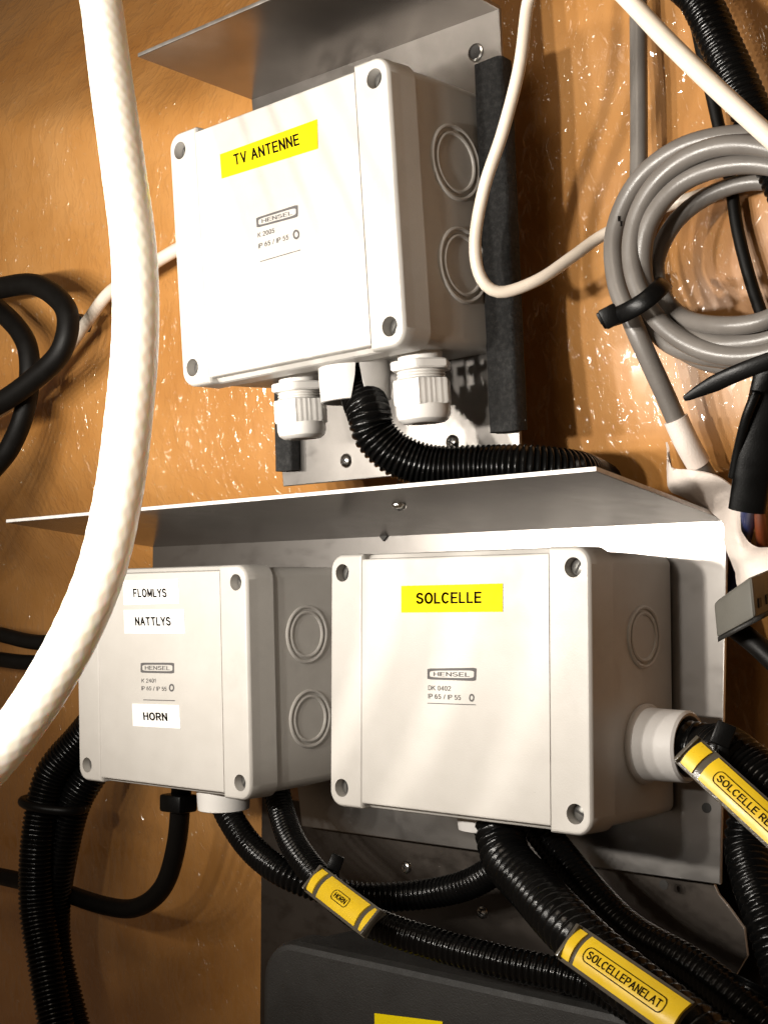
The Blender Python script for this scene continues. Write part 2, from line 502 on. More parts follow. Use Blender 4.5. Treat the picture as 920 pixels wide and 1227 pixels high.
sheet([MT @ v for v in (tl, trp, Vector((trp.x, fr.y, trp.z + dz)), fr)], 0.002, bm); soften(bm, 0.0004); make("ledge", bm, (M_alu_mid, M_cut2), ub)
for (px, py, s) in ((570, 63, .0032),):
    P = MT @ FT.front(px, py, TY - .0002); N = MT.to_3x3() @ Vector((0, -1, 0))
    bm = bmesh.new(); revolve(bm, [(0.0001, 0.0003), (s, 0.0003), (s, 0)], axis_frame(P, N), 20); make("bolt_hole", bm, M_hole, ub)
    bm = bmesh.new(); revolve(bm, [(s, 0), (s, .0009), (s * 1.25, .0006), (s * 1.3, 0)], axis_frame(P, N), 24); make("hole_rim", bm, M_screw, ub)
NT = MT.to_3x3() @ Vector((0, -1, 0))
for px, py in ((415, 552), (542, 530)): pan_screw(ub, MT @ FT.front(px, py, TY), NT, 0.0036)
def foam(c, t=0.008):
    P = [FT.front(x, y, TY - t * .5) for x, y in c]
    top = (P[0] + P[1]) / 2; bot = (P[2] + P[3]) / 2; w = (P[1] - P[0]).length
    bm = bmesh.new(); N = 26; rings = []
    for i in range(N + 1):
        c0 = top.lerp(bot, i / N)
        ring = []
        for k, (a, b) in enumerate(rr(w, t, t * .22, 3)):
            j = 0.0007 * noise.noise(Vector((a * 150, i * 0.9, b * 150)))
            ring.append(bm.verts.new(Vector((c0.x + a * (1 + j * 60), c0.y + b, c0.z + j))))
        rings.append(ring)
    for A, B in zip(rings, rings[1:]):
        for k in range(len(A)): bm.faces.new((A[k], A[(k + 1) % len(A)], B[(k + 1) % len(A)], B[k]))
    bm.faces.new(rings[0]); bm.faces.new(rings[-1][::-1])
    bmesh.ops.recalc_face_normals(bm, faces=bm.faces)
    bm.transform(MT); make("foam_strip", bm, M_foam, ub)
foam([(574, 78), (607, 72), (627, 517), (592, 517)], 0.010)
foam([(333, 445), (352, 440), (356, 562), (334, 566)])

# third bracket, low down and in shade
tb = thing("mounting_plate", "dull aluminium plate in shadow below the two side by side boxes, with bright screw heads", "plate", Vector((-0.03, 0.080, -0.3)))
Y3 = 0.082
x3 = at(313, 1050, Y3).x; x3r = at(868, 1150, Y3).x
bm = bmesh.new()
out = [Vector((x3, Y3 + .001, -0.074)), Vector((x3, Y3 + .001, -0.32)), Vector((x3r - .004, Y3 + .001, -0.32))]
# worn rounded top right corner
for px, py in ((872, 1185), (896, 1145), (892, 1112), (872, 1084), (862, 1072)): out.append(at(px, py, Y3 + .001))
out.append(Vector((x3r - .012, Y3 + .001, -0.074)))
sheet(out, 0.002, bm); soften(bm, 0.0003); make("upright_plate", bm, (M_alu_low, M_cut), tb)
for px, py in ((487, 1039), (578, 1093)): pan_screw(tb, at(px, py, Y3), (0, -1, 0), 0.0034)

bm = bmesh.new()
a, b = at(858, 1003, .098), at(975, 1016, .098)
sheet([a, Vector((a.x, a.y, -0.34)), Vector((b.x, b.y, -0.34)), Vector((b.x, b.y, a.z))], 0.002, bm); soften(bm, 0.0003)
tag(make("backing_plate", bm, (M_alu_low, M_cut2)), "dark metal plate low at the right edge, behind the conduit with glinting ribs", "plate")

# ------------------------------------------------------------------ junction boxes
def junction_box(label, M, W_, H_, t, d, strip, holes=True, mat=M_box, group=None, screws=True):
    root = thing("junction_box", label, "junction box", M, group)
    e = 0.0022
    # body
    bm = bmesh.new()
    o0 = lambda i: rr(W_ - 2 * i, H_ - 2 * i, 0.0055 - i * .5, 6)
    loft(bm, [(o0(e * .7), t - .001, 0, 0), (o0(e * .75), t + d * .5, 0, 0), (o0(e), t + d - .001, 0, 0), (o0(e + .0008), t + d, 0, 0)])
    body = make("body", bm, mat, root, local=True)
    # lid: full rim at the back, end strips to the front, set back middle panel
    bm = bmesh.new(); R = 0.0075
    o1 = lambda i: rr(W_ - 2 * i, H_ - 2 * i, R - i, 8)
    loft(bm, [(o1(.0022), .0046, 0, 0), (o1(.0005), .0060, 0, 0), (o1(0), .0075, 0, 0), (o1(-.0003), t - .0006, 0, 0), (o1(.0006), t, 0, 0)])
    for sx in (-1, 1):
        w = strip; cx = sx * (W_ / 2 - w / 2)
        def so(i, sx=sx, w=w):
            # outer corners round, inner corners nearly square
            pts = []
            for qx, qz, a0 in ((1, 1, 0), (-1, 1, 90), (-1, -1, 180), (1, -1, 270)):
                r = max((R if qx == sx else 0.0008) - i, 0.0002)
                hw, hh = w / 2 - i, H_ / 2 - i
                for k in range(9):
                    a = math.radians(a0 + 90 * k / 8); pts.append((qx * (hw - r) + r * math.cos(a), qz * (hh - r) + r * math.sin(a)))
            return pts
        loft(bm, [(so(.0016), 0.0, cx, 0), (so(.0010), .00018, cx, 0), (so(.0004), .0008, cx, 0), (so(0), .0018, cx, 0), (so(0), .0085, cx, 0)])
    wm = W_ - 2 * strip + .0006
    def mo(iz): return [(wm / 2, H_ / 2 - iz), (-wm / 2, H_ / 2 - iz), (-wm / 2, -H_ / 2 + iz), (wm / 2, -H_ / 2 + iz)]
    loft(bm, [(mo(.0036), .00035, 0, 0), (mo(.0030), .0005, 0, 0), (mo(.0026), .0011, 0, 0), (mo(.0022), .0048, 0, 0), (mo(.0004), .0066, 0, 0), (mo(.0004), .009, 0, 0)])
    if screws:
        cut = bmesh.new()
        cs = [(sx * (W_ / 2 - .0078), sz * (H_ / 2 - .0088)) for sx in (-1, 1) for sz in (-1, 1)]
        for x, z in cs: revolve(cut, [(.0042, 0), (.0042, .0115)], axis_frame((x, .008, z), (0, -1, 0)), 28, cap=True)
        bmesh.ops.recalc_face_normals(cut, faces=cut.faces); bmesh.ops.recalc_face_normals(bm, faces=bm.faces)
        bm = subtract(bm, cut)
    lid = make("lid", bm, mat, root, local=True, angle=28)
    if screws:
        for x, z in cs:
            bm = bmesh.new(); r = .0039
            revolve(bm, [(.0001, .0004), (r * .6, .0003), (r * .9, -.0002), (r, -.0014), (r, -.0030)], axis_frame((x, .0042, z), (0, -1, 0)), 26)
            bm.transform(M); s = make("lid_screw", bm, M_lidscrew, lid)
            bm = bmesh.new(); brick(bm, axis_frame((x, .0040, z), (0, -1, 0)) @ Matrix.Rotation(random.uniform(0, 3), 4, 'Z'), .0052, .0010, .0006, 0)
            bm.transform(M); make("slot", bm, M_hole, s)
    return root, body, lid


def knockout(root, F, px, py, r, x, mat=M_box):
    """a knock-out disc moulded in a box's right side"""
    P = F.plane(px, py, 0, x); M = F.M @ axis_frame(P, (1, 0, 0))
    bm = bmesh.new()
    def tor(R, a, h):
        revolve(bm, [(R - a, 0), (R - a * .7, h * .75), (R, h), (R + a * .7, h * .75), (R + a, 0)], M, 48)
    tor(r, .0010, .0013); tor(r * .80, .0010, .0012)
    revolve(bm, [(.0001, .0002), (r * .77, .0002)], M, 48)
    make("knockout", bm, mat, root)


def sticker(root, F, corners, text, mat, tc, bold=.21, y=0.0002, ink=M_ink):
    """corners: pixel tl tr br bl; tc: pixel box of the text in the same order"""
    P = [F.M @ F.front(px, py, y) for px, py in corners]; n = F.M.to_3x3() @ Vector((0, -1, 0)) * .00025
    bm = bmesh.new()
    a = [bm.verts.new(p + n) for p in P]; b = [bm.verts.new(p - n) for p in P]
    bm.faces.new(a[::-1])
    for i in range(4): bm.faces.new((a[i], a[(i + 1) % 4], b[(i + 1) % 4], b[i]))
    bmesh.ops.recalc_face_normals(bm, faces=bm.faces)
    s = make("name_sticker", bm, mat, root)
    T = [F.M @ F.front(px, py, y) for px, py in tc]
    bm = bmesh.new(); put_text(bm, text, T[3], (T[2] - T[3]), (T[0] - T[3]), n * 1.5, bold)
    make("lettering", bm, ink, s)


def maker_print(root, F, fr4, rows, line, ring, y=0.0003):
    n = F.M.to_3x3() @ Vector((0, -1, 0)) * .00012
    f = lambda p: F.M @ F.front(p[0], p[1], y) + n
    tl, tr_, br_, bl = [f(p) for p in fr4]
    bm = bmesh.new()
    def B(u, v): return tl.lerp(tr_, u).lerp(bl.lerp(br_, u), v)
    # frame with rounded window
    N = 48; outer = []; inner = []
    for k in range(N):
        a = 2 * math.pi * (k + .5) / N; c, s = math.cos(a), math.sin(a); mm = max(abs(c), abs(s))
        outer.append((.5 + .5 * c / mm, .5 + .5 * s / mm))
        e = (abs(c) ** 6 + abs(s) ** 6) ** (1 / 6); inner.append((.5 + .455 * c / e, .5 + .30 * s / e))
    vo = [bm.verts.new(B(*p)) for p in outer]; vi = [bm.verts.new(B(*p)) for p in inner]
    for k in range(N): bm.faces.new((vo[k], vo[(k + 1) % N], vi[(k + 1) % N], vi[k]))
    o = B(.13, .70); put_text(bm, "HENSEL", o, B(.87, .70) - o, B(.13, .30) - o, n * 0, 0.16)
    for txt, a, b, h in rows:
        A, Bq, Hh = f(a), f(b), f((a[0], a[1] - h)); put_text(bm, txt, A, Bq - A, Hh - A, n * 0, 0.14)
    a, b = f(line[0]), f(line[1]); dn = (f((line[0][0], line[0][1] + 1.0)) - a)
    quad(bm, a, b, b + dn, a + dn)
    c = f(ring[0]); ex = f((ring[0][0] + ring[1], ring[0][1])) - c; ez = f((ring[0][0], ring[0][1] + ring[1])) - c
    for k in range(16):
        p = [c + (ex * math.cos(t) * .8 + ez * math.sin(t) * 1.2) * q for q, t in ((1, k * math.pi / 8), (1, (k + 1) * math.pi / 8), (.55, (k + 1) * math.pi / 8), (.55, k * math.pi / 8))]
        quad(bm, *p)
    make("maker_print", bm, M_print, root)


def grommet(root, M, prof, mat=M_grom):
    bm = bmesh.new(); revolve(bm, prof, M, 40); return make("grommet", bm, mat, root)


def cable_gland(root, o, down, r):
    """hexagonal gland hanging from a box's underside"""
    M = axis_frame(o, down); hexm = lambda i, a: 1 / math.cos(((a + .3) % (math.pi / 3)) - math.pi / 6) * .93
    bm = bmesh.new()
    revolve(bm, [(.001, 0), (r * 1.08, 0), (r * 1.14, r * .06), (r * 1.14, r * .30), (r * 1.08, r * .36), (r * .5, r * .36)], M, 48, hexm)
    b = make("gland_body", bm, M_gland, root)
    bm = bmesh.new()
    pr = [(r * .84, -r * .5), (r * .84, r * .3)]
    for k in range(3): pr += [(r * .84, r * (.36 + .11 * k)), (r * .92, r * (.40 + .11 * k)), (r * .92, r * (.43 + .11 * k)), (r * .84, r * (.47 + .11 * k))]
    revolve(bm, pr, M, 40); make("thread", bm, M_gland, b)
    bm = bmesh.new()
    rib = lambda i, a: hexm(i, a) * (1 + (.018 if (int(a / (2 * math.pi) * 60) % 2) else 0))
    revolve(bm, [(r * .9, r * .70), (r * 1.04, r * .72), (r * 1.07, r * .80), (r * 1.07, r * 1.60), (r * 1.02, r * 1.68)], M, 120, rib)
    revolve(bm, [(r * 1.02, r * 1.66), (r * 1.02, r * 1.98), (r * .95, r * 2.18), (r * .78, r * 2.30), (r * .55, r * 2.32), (r * .5, r * 2.2), (r * .48, r * 1.5)], M, 48)
    make("cap_nut", bm, M_gland, b)


FS = Frame(Matrix.Identity(4))
ML = Matrix(((1.0, 0.0083, -0.0018, -0.1986), (-0.0083, 0.9992, -0.0392, 0.0013), (0.0015, 0.0392, 0.9992, -0.0037), (0, 0, 0, 1)))
FL = Frame(ML)

# --- solar cell box
sb, sbody, slid = junction_box("light grey junction box with a level yellow label and a grommet in its right side", Matrix.Identity(4), .1442, .118, .0181, .0532, .0205)
sticker(sb, FS, [(481, 702), (602, 699), (602, 733), (481, 734)], "SOLCELLE", M_ylab, [(499, 710), (577, 709), (577, 723), (499, 724)])
maker_print(sb, FS, [(512, 801), (571, 800), (570, 816), (512, 814)], [("DK 0402", (513, 827), (540, 828), 6), ("IP 65 / IP 55", (513, 837), (552, 839), 6)], ((512, 842), (570, 844)), ((565, 836), 4))
XS = .1442 / 2 - .0018
knockout(sb, FS, 770, 763, .0128, XS)
G = FS.plane(772, 891, 0, XS)
grommet(sb, axis_frame(G, (1, 0, 0)), [(.0170, -.001), (.0172, .0014), (.0166, .0022), (.0156, .0026), (.0154, .0060), (.0151, .0205), (.0141, .0216), (.0130, .0214), (.0126, .0200), (.0126, .0020), (.0003, .0018)], M_grom)
sg = FS.plane(592, 1012, 2, -.059)
grommet(sb, axis_frame(Vector((-.005, .033, -.057)), (0, 0, -1)), [(.0150, -.001), (.0150, .0020), (.0135, .0026), (.0128, .0100), (.0118, .0104), (.0112, .0090), (.0112, .0), (.0003, .0)])

# --- lights box
lb, lbody, llid = junction_box("light grey junction box with three white labels, partly behind the hose", ML, .1409, .1182, .0189, .0507, .0205)
sticker(lb, FL, [(148, 696), (214, 694), (215, 723), (149, 725)], "FLOMLYS", M_wlab, [(160, 705), (200, 704), (201, 716), (161, 716)], .23)
sticker(lb, FL, [(149, 731), (221, 730), (222, 759), (150, 759)], "NATTLYS", M_wlab, [(162, 739), (206, 740), (206, 750), (163, 750)], .23)
sticker(lb, FL, [(159, 843), (215, 845), (217, 873), (160, 870)], "HORN", M_wlab, [(172, 853), (201, 853), (202, 864), (173, 863)], .23)
maker_print(lb, FL, [(169, 794), (209, 794), (209, 807), (169, 806)], [("K 2401", (170, 818), (187, 818), 5), ("IP 65 / IP 55", (170, 827), (200, 828), 5)], ((172, 838), (210, 839)), ((206, 824), 4))
XLs = .1409 / 2 - .0018
knockout(lb, FL, 367, 760, .0145, XLs); knockout(lb, FL, 371, 861, .0145, XLs)
gq = FL.plane(268, 955, 1, .026); gq.z = -.0570; gLo = ML @ gq
grommet(lb, axis_frame(gLo, ML.to_3x3() @ Vector((0, 0, -1))), [(.0152, -.001), (.0152, .0020), (.0144, .0026), (.0138, .0135), (.0128, .0140), (.0112, .0130), (.0112, .0), (.0003, .0)], M_gland)

# --- tv aerial box
tvb, tbody, tlid = junction_box("light grey junction box with a slanting yellow label and two white glands under it", MT, .1402, .1215, .0173, .0491, .0195)
sticker(tvb, FT, [(264, 185), (380, 143), (381, 178), (266, 214)], "TV ANTENNE", M_ylab, [(280, 185), (359, 160), (360, 174), (282, 199)])
maker_print(tvb, FT, [(307, 261), (357, 245), (357, 260), (308, 273)], [("K 2005", (309, 285), (329, 279), 6), ("IP 65 / IP 55", (310, 298), (346, 287), 6)], ((312, 313), (360, 299)), ((355, 281), 5))
XT = .1402 / 2 - .0018
knockout(tvb, FT, 545, 195, .0160, XT); knockout(tvb, FT, 554, 318, .0160, XT)
ZB = -.1215 / 2 + .002
DN = MT.to_3x3() @ Vector((0, 0, -1))
gy = 0.033
for px, py, r in ((359, 468, .0113), (504, 440, .0117)):
    P = FT.plane(px, py, 1, gy); P.z = ZB + .0005
    cable_gland(tvb, MT @ P + DN * .0045, DN, r)
P = FT.plane(425, 455, 1, gy - .006); P.z = ZB - .0035; GT = MT @ P
# split soft grommet: a wedge is torn open where the conduit leans out
bm = bmesh.new(); Mg = axis_frame(GT, DN, (1, 0, 0)); seg = 64
prof = [(.0160, -.005), (.0162, .004), (.0160, .0085), (.0158, .0140), (.0148, .0143), (.0143, .0085), (.0143, -.005)]
va = (CAM - GT); va = Mg.to_3x3().inverted() @ va; a0 = math.atan2(va.y, va.x)
rings = []
for k in range(seg + 1):
    rings.append((k / seg, [Vector((0, 0, 0))] * 0))
cols = []
gapc = -0.10                                 # centre of the tear, radians from the camera side
for k in range(seg + 1):
    u = k / seg; colv = []
    for (r, h) in prof:
        gap = 0.03 + 0.22 * max(0, h) / .015
        a = a0 + gapc + gap + u * (2 * math.pi - 2 * gap)
        colv.append(bm.verts.new(Mg @ Vector((r * math.cos(a), r * math.sin(a), h))))
    cols.append(colv)
for A, B in zip(cols, cols[1:]):
    for i in range(len(prof) - 1): bm.faces.new((A[i], A[i + 1], B[i + 1], B[i]))
bm.faces.new(cols[0]); bm.faces.new(cols[-1][::-1])
bmesh.ops.recalc_face_normals(bm, faces=bm.faces)
make("split_grommet", bm, M_grom, tvb)

# --- the dark box at the bottom edge
M3 = Matrix.Translation(at(500, 1240, 0.012) + Vector((0.0, 0, -0.030)))
F3 = Frame(M3)
db = thing("junction_box", "dark grey box in shadow at the bottom edge with a cut off yellow label", "junction box", M3)
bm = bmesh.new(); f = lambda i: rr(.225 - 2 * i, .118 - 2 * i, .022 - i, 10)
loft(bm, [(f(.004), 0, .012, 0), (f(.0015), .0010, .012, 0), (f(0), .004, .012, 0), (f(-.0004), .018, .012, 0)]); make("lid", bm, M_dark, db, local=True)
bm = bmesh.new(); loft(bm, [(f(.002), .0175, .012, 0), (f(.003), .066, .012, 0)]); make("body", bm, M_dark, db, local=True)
P = [F3.M @ F3.front(x, y, -.0002) for x, y in ((449, 1214), (530, 1224), (530, 1262), (449, 1250))]
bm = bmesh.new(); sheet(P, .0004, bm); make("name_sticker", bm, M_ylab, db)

# ------------------------------------------------------------------ conduits, cables, hose
def one(name, bm, mat, label, cat, group=None):
    return tag(make(name, bm, mat), label, cat, group)


def black_conduit(pts, w, label, ref=1, pitch=0.0029, depth=0.13):
    P = px_path(pts); r = radius(*pts[ref], w)
    return one("conduit", corrugated(P, r, pitch, depth=depth), M_black, label, "conduit", "black corrugated conduits"), P, r


def cable(pts, w, mat, label, ref=1, flat=1.0, group=None, seg=18):
    P = px_path(pts); r = radius(*pts[ref], w)
    return one("cable", plain_tube(P, r, seg, flat=flat), mat, label, "cable", group), P, r


# conduit out of the torn grommet under the tv box
P0 = GT + DN * .004
cP = [GT - DN * .006 + Vector((.004, 0, 0)), GT + DN * .008 + Vector((.003, 0, 0))] + px_path([(442, 495, -.029), (450, 521, -.028), (477, 546, -.022), (520, 560, -.013), (575, 560, -.004), (635, 560, .004), (685, 566, .020), (705, 572, .040), (722, 580, .065), (735, 590, .095)])
one("conduit", corrugated(cP, radius(470, 545, -.02, 54), .0023), M_black, "black corrugated conduit curving out of the torn grommet under the top box", "conduit", "black corrugated conduits")

# under the lights box
gL = gLo
P = [gL + Vector((0, 0, -.002)), gL + Vector((.001, 0, -.012))] + px_path([(297, 1011, .024), (335, 1043, .018), (385, 1064, .026), (440, 1075, .040), (510, 1071, .052), (560, 1060, .052), (600, 1038, .045)])
one("conduit", corrugated(P, radius(335, 1043, .018, 35)), M_black, "black corrugated conduit from the white grommet under the box with three white labels", "conduit", "black corrugated conduits")
black_conduit([(330, 940, .045), (338, 975, .036), (352, 1012, .020), (378, 1048, .008), (412, 1083, .000), (450, 1107, -.002), (520, 1131, .000), (600, 1152, .004), (680, 1170, .010), (740, 1195, .014), (800, 1240, .014), (880, 1330, .02), (950, 1460, .03)], 37, "long black corrugated conduit wearing the small yellow marker", ref=4)
# under the solar cell box
black_conduit([(596, 990, .030), (608, 1030, .022), (640, 1066, .008), (680, 1110, -.010), (740, 1166, -.022), (810, 1222, -.030), (860, 1262, -.034), (980, 1360, -.034), (1120, 1500, -.03)], 64, "thick black corrugated conduit below the box with the centred yellow label", ref=2, pitch=.0046, depth=.10)
black_conduit([(640, 985, .055), (675, 1030, .050), (715, 1078, .040), (760, 1120, .030), (830, 1160, .020), (900, 1215, .010), (1020, 1320, .005), (1150, 1450, .0)], 44, "black corrugated conduit in shadow behind the thick one", ref=2)
black_conduit([(690, 1180, .03), (760, 1175, .026), (830, 1200, .02), (900, 1240, .014), (1020, 1330, .01)], 60, "black corrugated conduit lowest at the bottom right corner", ref=1)
# out of the side grommet
cs_ = [G + Vector((.006, 0, 0)), G + Vector((.020, 0, 0)), G + Vector((.032, -.002, -.001))] + px_path([(868, 902, .022), (905, 930, .016), (970, 980, .008), (1090, 1070, .0), (1250, 1180, .0)])
one("conduit", corrugated(cs_, .0112), M_black, "black corrugated conduit leaving the grommet in the box's right side", "conduit", "black corrugated conduits")
black_conduit([(905, 950, .060), (894, 1008, .054), (902, 1052, .044), (917, 1095, .034), (932, 1140, .028), (950, 1210, .02), (970, 1330, .02), (980, 1500, .02)], 54, "black corrugated conduit with glinting ribs beside the plate's right edge", ref=1, pitch=.0036)
black_conduit([(905, 1180, .02), (890, 1215, .015), (880, 1260, .01), (865, 1400, .01)], 60, "short black conduit end in the bottom right corner", ref=1)

# left side bundle
black_conduit([(128, 850, .075), (98, 885, .070), (62, 930, .060), (47, 1000, .055), (44, 1080, .055), (54, 1150, .055), (72, 1250, .055), (110, 1420, .055), (150, 1650, .055)], 42, "left one of two black conduits tied together at lower left", ref=2)
black_conduit([(140, 880, .085), (110, 925, .078), (88, 965, .072), (72, 1030, .070), (64, 1090, .072), (68, 1150, .074), (92, 1250, .074), (130, 1420, .074), (180, 1650, .074)], 42, "right one of two black conduits tied together at lower left", ref=2)
bt = bmesh.new()
pa, pb = at(30, 950, .055), at(100, 978, .066)
mid = (pa + pb) / 2; u = (pb - pa).normalized(); ax = (at(66, 990, .06) - at(70, 935, .06)).normalized()
Mz = axis_frame(mid, ax, u); la = (pb - pa).length / 2
ring = [Mz @ Vector((la * .90 * math.cos(a), .0150 * math.sin(a), 0)) for a in [math.pi * 2 * k / 28 for k in range(29)]]
sweep(bt, ring, lambda s, a: .0030, 12, .0015)
brick(bt, Mz @ Matrix.Translation((-la * .80, -.006, 0)), .007, .006, .008, .001)
tb_ = tag(make("cable_tie", bt, M_tie), "black cable tie round the two conduits at lower left", "cable tie", "black cable ties")
cable([(-400, 1000, .085), (-200, 1030, .085), (-30, 1046, .085), (0, 1050, .085), (60, 1064, .085), (125, 1085, .080), (165, 1087, .076), (196, 1062, .070), (212, 1010, .062), (218, 940, .050)], 22, M_cable_black, "thin black cable looping down from the box with three white labels to the left edge", ref=5)
bm = bmesh.new(); Pq = at(214, 962, .050); brick(bm, axis_frame(Pq, (0, 0, -1), (1, 0, 0)), .018, .014, .010, .0015)
one("cable_clamp", bm, M_tie, "small black clamp under the box with three white labels", "clamp")
cable([(-380, 470, .02), (-180, 390, .014), (-30, 351, .012), (0, 345, .012), (45, 342, .012), (80, 372, .012), (74, 420, .010), (40, 455, .008), (0, 483, .006), (-40, 500, .006), (-200, 560, .010), (-380, 600, .02)], 27, M_cable_black, "thick black cable in the upper loop at the left edge", ref=5, group="black cables at the left edge")
cable([(-360, 330, .03), (-190, 325, .024), (-40, 350, .022), (0, 372, .022), (32, 412, .022), (34, 470, .022), (18, 525, .022), (-15, 570, .022), (-120, 680, .03), (-260, 800, .04)], 25, M_cable_black, "thick black cable bending down behind the upper loop at the left edge", ref=4, group="black cables at the left edge")
cable([(-400, 690, .045), (-200, 725, .045), (-30, 752, .045), (0, 760, .045), (50, 770, .045), (120, 765, .045), (200, 750, .060), (290, 745, .085), (330, 750, .125)], 18, M_cable_black, "black cable passing behind the hose at mid left, the upper of the pair", ref=3, group="pair of black cables behind the hose")
cable([(-400, 730, .045), (-200, 760, .045), (-30, 783, .045), (0, 790, .045), (50, 794, .045), (120, 786, .045), (200, 775, .060), (290, 772, .085), (330, 775, .125)], 18, M_cable_black, "black cable passing behind the hose at mid left, the lower of the pair", ref=3, group="pair of black cables behind the hose")
cable([(270, 270, .026), (205, 303, .028), (160, 332, .030), (130, 352, .032), (100, 392, .034), (60, 445, .036), (5, 490, .036), (-40, 515, .036), (-200, 600, .045), (-400, 690, .06)], 15, M_cable_white, "thin white cable running from behind the top box down to the left edge", ref=3)
bm = bmesh.new(); P = px_path([(104, 380, .036), (99, 394, .036)]); rr_ = radius(100, 390, .036, 20)
sweep(bm, P, lambda s, a: rr_, 16, .001); one("cable_tie", bm, M_tie, "tiny black tie round the thin white cable by the black loop", "cable tie", "black cable ties")

# hose with raised braid
hp = [(20, -620), (50, -420), (84, -210), (108, -60), (121, 0), (134, 100), (148, 200), (160.5, 300), (162.5, 400), (154.5, 500), (141, 600), (116, 700), (66, 805), (0, 900), (-75, 975), (-190, 1060), (-330, 1130)]
P = [at(x, y, -0.132 - 0.00006 * max(0, y) ) for x, y in hp]; hr = radius(162, 400, -.156, 57)
def braid(s, a):
    k = 11; p = 2 * math.pi * s / 0.036
    h1 = abs(math.sin((k * a + p * 5) / 2)); h2 = abs(math.sin((k * a - p * 5) / 2))
    return hr * (1 - 0.028 * (h1 * h2) ** 0.6)
bm = bmesh.new(); sweep(bm, P, braid, 72, 0.0011)
one("hose", bm, M_hose, "thick white braided hose curving down the left in front of the boxes", "hose")

# thin ivory cable looping by the top box
cable([(650, -520, -.030), (648, -260, -.030), (640, -40, -.030), (631, 10, -.030), (622, 80, -.030), (603, 155, -.030), (580, 225, -.028), (569, 290, -.024), (576, 333, -.020), (600, 350, -.014), (645, 335, -.004), (685, 308, .010), (725, 280, .024), (790, 250, .034), (880, 222, .034), (960, 205, .034), (1100, 190, .034)], 15, M_cable_white, "thin ivory cable hanging in a loop beside the top box", ref=6)
ic, P, r = cable([(460, -420, -.03), (590, -210, -.03), (700, -50, -.03), (745, -8, -.03), (800, 50, -.03), (860, 108, -.03), (930, 172, -.03), (990, 225, -.03), (1150, 330, -.03), (1350, 440, -.03)], 23, M_cable_white, "thick ivory cable slanting across the top right corner, in front of the coil", ref=4)
P = P[2:]; dirn = (P[2] - P[1]).normalized(); vn = (CAM - P[1]).normalized(); vv = vn.cross(dirn).normalized()
bm = bmesh.new(); o = P[1] + vn * r * 1.03 + dirn * -.002 + vv * -.001
put_text(bm, "VAR", o, dirn * -.0065 * -1, vv * .0030, Vector((0, 0, 0)), .16)
make("cable_print", bm, M_ink, ic)

# grey cable coil
Yc = .032
def coil_loop(cx, cy, rx, ry, Y, a0=0, a1=360, tilt=0, n=26):
    out = []
    for k in range(n + 1):
        a = math.radians(a0 + (a1 - a0) * k / n); x, y = rx * math.cos(a), ry * math.sin(a)
        c, s = math.cos(tilt), math.sin(tilt)
        out.append((cx + x * c - y * s, cy + x * s + y * c, Y))
    return out
cpts = [(764, -40, .044), (764, 60, .044), (765, 150, .044), (764, 210, .044), (752, 245, .040)]
coil = thing("cable_coil", "coil of thick grey cable with several turns at the right edge", "cable coil", at(870, 430, Yc))
def turn(pts, w, ref=0):
    r = radius(*pts[ref], w); bm = plain_tube(px_path(pts), r, 20, .003); return make("cable_turn", bm, M_cable_grey, coil)
# one long lead: outer turn, then down to the sleeve
lead = [(1010, 260, .020), (990, 200, .020), (930, 167, .020), (870, 163, .020), (810, 180, .020), (762, 220, .020), (736, 280, .020), (739, 340, .018), (757, 385, .018), (772, 420, .022), (795, 470, .030), (822, 530, .040), (850, 578, .054), (880, 630, .080), (900, 690, .10)]
turn(lead, 24, 5)
turn(coil_loop(886, 300, 130, 127, .006, 20, 330, 0), 24, 10)
turn([(1000, 300, .014), (985, 230, .014), (930, 200, .014), (868, 199, .012), (812, 222, .010), (776, 270, .008), (770, 330, .010), (790, 380, .012), (830, 405, .010), (880, 412, .008), (940, 398, .008), (990, 350, .01)], 24, 5)
turn([(1010, 310, .03), (980, 245, .03), (920, 218, .030), (862, 228, .028), (812, 262, .024), (786, 312, .020), (794, 355, .016), (822, 382, .010), (870, 390, .002), (920, 382, .002), (980, 345, .01)], 21, 5)
turn([(765, 330, .030), (772, 375, .030), (800, 411, .028), (850, 428, .024), (910, 428, .022), (970, 400, .022)], 23, 2)
turn([(764, -560, .026), (764, -300, .028), (764, -40, .030), (764.5, 60, .030), (765, 150, .030), (764, 215, .030), (757, 270, .032), (762, 330, .034), (790, 395, .034), (840, 432, .034), (900, 438, .034), (970, 420, .034)], 21, 3)
# printed marks on the outer turn
bm = bmesh.new()
for px, py in ((733, 302), (732, 312), (734, 325), (737, 335), (741, 262), (744, 268)):
    p = at(px, py, .020); p += (CAM - p).normalized() * .0042
    u = (at(px, py + 8, .020) - at(px, py, .020)).normalized(); v = (CAM - p).normalized().cross(u).normalized()
    brick(bm, axis_frame(p, (CAM - p), u), .0022, .0009, .0003, 0)
make("cable_print", bm, M_ink, coil)
bm = bmesh.new(); p = px_path([(812, 503, .0355), (838, 556, .0475)]); rr_ = radius(822, 530, .036, 30)
bm = plain_tube(px_path([(809, 502, .0353), (822, 530, .040), (836, 555, .0468)]), rr_, 24, .002)
make("sleeve", bm, M_tape, coil)
